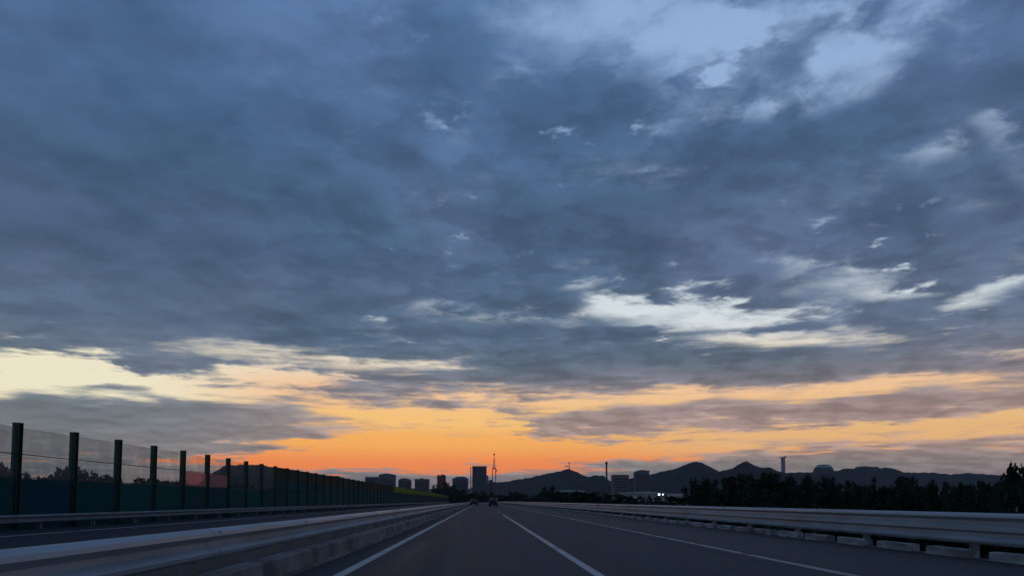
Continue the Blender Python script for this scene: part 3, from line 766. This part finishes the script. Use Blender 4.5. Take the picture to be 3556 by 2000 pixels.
for c, tp, hf, y, sh in ((2420, 1668, 34, 118, 'round'), (2478, 1679, 40, 112, 'broad'), (2530, 1668, 44, 106, 'broad'), (2573, 1655, 44, 104, 'round'), (2622, 1662, 46, 100, 'broad'),
                         (2664, 1656, 50, 98, 'round'), (2714, 1661, 50, 96, 'broad'), (2764, 1671, 46, 92, 'broad'), (2808, 1681, 40, 90, 'round'),
                         (2868, 1661, 34, 84, 'round'), (2905, 1694, 36, 84, 'broad'), (2992, 1700, 40, 80, 'broad'),
                         (3096, 1700, 42, 76, 'broad'), (3152, 1674, 46, 72, 'broad'), (3212, 1696, 42, 72, 'round'), (3330, 1702, 46, 64, 'broad'), (3385, 1710, 46, 60, 'broad'), (3448, 1694, 44, 50, 'broad')):
    tree_px('tall dark leafy tree behind the guard rail ' + near(c), c, tp, hf * 1.1, y, sh, .06, G1)
rg = random.Random(5)
c = 2440
while c < 3520:
    y = 74 - (c - 2440) * .034
    tree_px('low dark tree close behind the guard rail ' + near(c), c, 1712 + rg.uniform(-12, 10), 46, y, 'broad', .03, 'low trees along the guard rail')
    c += 52
tree_px('small round-crowned tree standing clear of the row below the long ridge', 2952, 1675, 27, 82, 'round', .10)
tree_px('single cone-shaped tree with a pointed top behind the guard rail', 3037, 1668, 36, 78, 'cone', .06)
tree_px('big black tree rising higher than all others behind the guard rail', 3540, 1634, 62, 44, 'broad', .04)
G2, L2 = 'trees by the bend', 'dark tree in the low belt between the sheds and the bend of the road'
for c, tp, hf, y in ((1752, 1722, 28, 420), (1775, 1712, 30, 400), (1808, 1718, 30, 380), (1845, 1722, 34, 360), (1900, 1696, 26, 300), (1925, 1708, 34, 260), (1965, 1714, 40, 230), (2005, 1712, 40, 215),
                     (2045, 1714, 40, 200), (2085, 1715, 40, 190), (2130, 1722, 40, 180), (2180, 1728, 44, 170), (2235, 1730, 44, 160), (2300, 1731, 44, 150), (2365, 1732, 40, 140)):
    tree_px(L2, c, tp, hf, y, 'broad', .08, G2)
G3, L3 = 'trees across the road end', 'dark rounded tree closing the view where the road bends away'
for c, tp, hf in ((1515, 1686, 18), (1543, 1681, 22), (1566, 1690, 20), (1592, 1704, 26), (1612, 1706, 24), (1640, 1714, 24), (1665, 1711, 26), (1690, 1714, 24), (1716, 1720, 24), (1738, 1724, 22)):
    tree_px(L3, c, tp, hf, 640, 'broad', .06, G3, -5.2)
G4, L4 = 'trees behind the noise barrier', 'dark tree behind the see-through panes of the noise barrier'
for q in range(26):
    y = 36 + q * 2.6
    tree(L4, (-24 - (q % 3) * 1.3, y, -3.6), 5.85 + random.uniform(-.2, .35), 3.0, 'broad', .1, G4)
G5, L5 = 'shrubs on the embankment', 'dark shrub on the bank just behind the three-wave guard rail'
for q in range(56):
    y = 12 + q * 2.9 + random.uniform(-1, 1)
    X = 11.6 + random.uniform(0, 1.6)
    gz = -0.6 - (X - 11.5) * .4
    tree(L5, (X, y, gz - .05), random.uniform(1.3, 1.9), random.uniform(1.4, 2.1), 'bush', .02, G5, 'shrub', 'shrub')

# ------------------------------------------------------------------ cars
def car(label, x, y, rz, paint, width, height, length):
    t = thing('car', label, 'car', (x, y, 0.0), rz)
    hw = width / 2; L = length
    # side outline in (y, z): tail at -L/2, then the shell is narrowed towards the roof
    secs = [(-L * .50, .30, .62, .90), (-L * .485, .26, .92, .97), (-L * .40, .24, .98, 1.0), (-L * .20, .24, .96, 1.0), (L * .15, .24, .92, 1.0), (L * .36, .24, .86, .98), (L * .47, .28, .74, .92), (L * .50, .34, .60, .84)]
    mb = MB(); rings = []
    for yy, z0, z1, k in secs:
        z1 = z1 * height / 1.5
        zm = (z0 + z1) / 2
        rings.append([(-hw * k * .90, yy, z0), (-hw * k, yy, zm), (-hw * k * .96, yy, z1), (0, yy, z1 + .03), (hw * k * .96, yy, z1), (hw * k, yy, zm), (hw * k * .90, yy, z0), (0, yy, z0 - .02)])
    vs = [p for r in rings for p in r]; n = 8
    fs = [(i * n + k, i * n + (k + 1) % n, (i + 1) * n + (k + 1) % n, (i + 1) * n + k) for i in range(len(rings) - 1) for k in range(n)]
    fs += [tuple(range(n)), tuple((len(rings) - 1) * n + k for k in range(n))]
    mb.add(vs, fs); obj('body', mb.mesh('body', True), M[paint], t)
    zb = .95 * height / 1.5
    def ringc(yy, z, k): return [(-hw * k, yy, z), (hw * k, yy, z)]
    A = [(-L * .46, zb, .92), (-L * .38, height - .06, .74), (-L * .05, height, .76), (L * .12, height - .06, .74), (L * .28, zb - .02, .90)]
    mb = MB(); vs = [p for yy, z, k in A for p in ringc(yy, z, k)]
    mb.add(vs, [(2, 3, 5, 4), (4, 5, 7, 6), (0, 2, 4, 6, 8), (1, 9, 7, 5, 3), (0, 1, 3, 2), (6, 7, 9, 8), (0, 8, 9, 1)]); cab = obj('cabin', mb, M[paint], t)
    def quad(name, a, b, ins, push, m):
        (y0, z0, k0), (y1, z1, k1) = a, b
        p = [Vector((-hw * k0, y0, z0)), Vector((hw * k0, y0, z0)), Vector((hw * k1, y1, z1)), Vector((-hw * k1, y1, z1))]
        c = sum(p, Vector()) / 4; p = [c + (q - c) * ins + Vector(push) for q in p]
        mb = MB(); mb.add(p + [q - Vector(push) * 1.5 for q in p], [(0, 1, 2, 3), (7, 6, 5, 4), (0, 4, 5, 1), (1, 5, 6, 2), (2, 6, 7, 3), (3, 7, 4, 0)]); return obj(name, mb, m, cab)
    quad('rear_window', A[0], A[1], .84, (0, -.015, .008), M['glass'])
    quad('windscreen', A[4], A[3], .84, (0, .015, .010), M['glass'])
    for sx in (-1, 1):
        mb = MB(); P_ = [(-L * .37, zb + .05, .905), (-L * .34, height - .14, .785), (L * .09, height - .14, .785), (L * .22, zb + .05, .895)]
        mb.add([(sx * hw * k + sx * .012, yy, z) for yy, z, k in P_] + [(sx * hw * k - sx * .03, yy, z) for yy, z, k in P_], [(0, 1, 2, 3), (7, 6, 5, 4), (0, 4, 5, 1), (1, 5, 6, 2), (2, 6, 7, 3), (3, 7, 4, 0)])
        obj('side_window', mb, M['glass'], cab)
        mb = MB(); mb.tube([(sx * hw * .93, -L * .40, zb + .02), (sx * hw * .77, -L * .37, height - .08), (sx * hw * .77, L * .10, height - .05)], .022, 5); obj('roof_trim', mb, M['trim'], cab)
        mb = MB(); mb.box(sx * hw * .80 - .13, sx * hw * .80 + .13, -L * .5 - .005, -L * .46, .66, .86); obj('tail_light', mb, M['tail'], t)
        mb = MB(); mb.box(sx * (hw + .08) - .09, sx * (hw + .08) + .09, L * .17, L * .21, zb - .02, zb + .13, .02); obj('wing_mirror', mb, M[paint], t)
        for yy in (-L * .30, L * .31):
            e = bpy.data.objects.new('wheel', None); COL.objects.link(e); e.parent = t; e.location = (sx * (hw - .12), yy, .32)
            mb = MB(); mb.tube([(-.11, 0, 0), (-.08, 0, 0), (.08, 0, 0), (.11, 0, 0)], [.29, .32, .32, .29], 18); obj('tyre', mb, M['rubber'], e)
            mb = MB(); mb.tube([(sx * .10, 0, 0), (sx * .118, 0, 0)], .20, 14); obj('rim', mb, M['rim'], e)
    mb = MB(); mb.box(-hw * .93, hw * .93, -L * .5 - .04, -L * .44, .30, .56, .01); obj('rear_bumper', mb, M[paint], t)
    mb = MB(); mb.box(-.24, .24, -L * .5 - .052, -L * .5 - .03, .40, .53); obj('number_plate', mb, M['plate'], t)
    return t
car('black hatchback with bright roof trims driving ahead across the lane line', 2.25, 136, R(-3), 'car', 1.66, 1.55, 3.9)
car('low charcoal saloon far ahead close to the left road line', -1.75, 182, R(3), 'car_b', 1.82, 1.42, 4.6)

# ------------------------------------------------------------------ air: a thin even dusk haze round everything
HAZE = 0.00005
hz = MB(); hz.box(-6400, 6400, -300, 6400, -24, 150)
hm = bpy.data.materials.new('haze_air'); hm.use_nodes = True
nt = hm.node_tree; nt.nodes.clear()
pv = nt.nodes.new('ShaderNodeVolumePrincipled')
pv.inputs['Color'].default_value = (0.80, 0.86, 0.95, 1); pv.inputs['Density'].default_value = HAZE
pv.inputs['Anisotropy'].default_value = 0.0
ot = nt.nodes.new('ShaderNodeOutputMaterial'); nt.links.new(pv.outputs[0], ot.inputs['Volume'])
if HAZE > 0:
    ho = obj('haze', hz, hm); ho['kind'] = 'stuff'
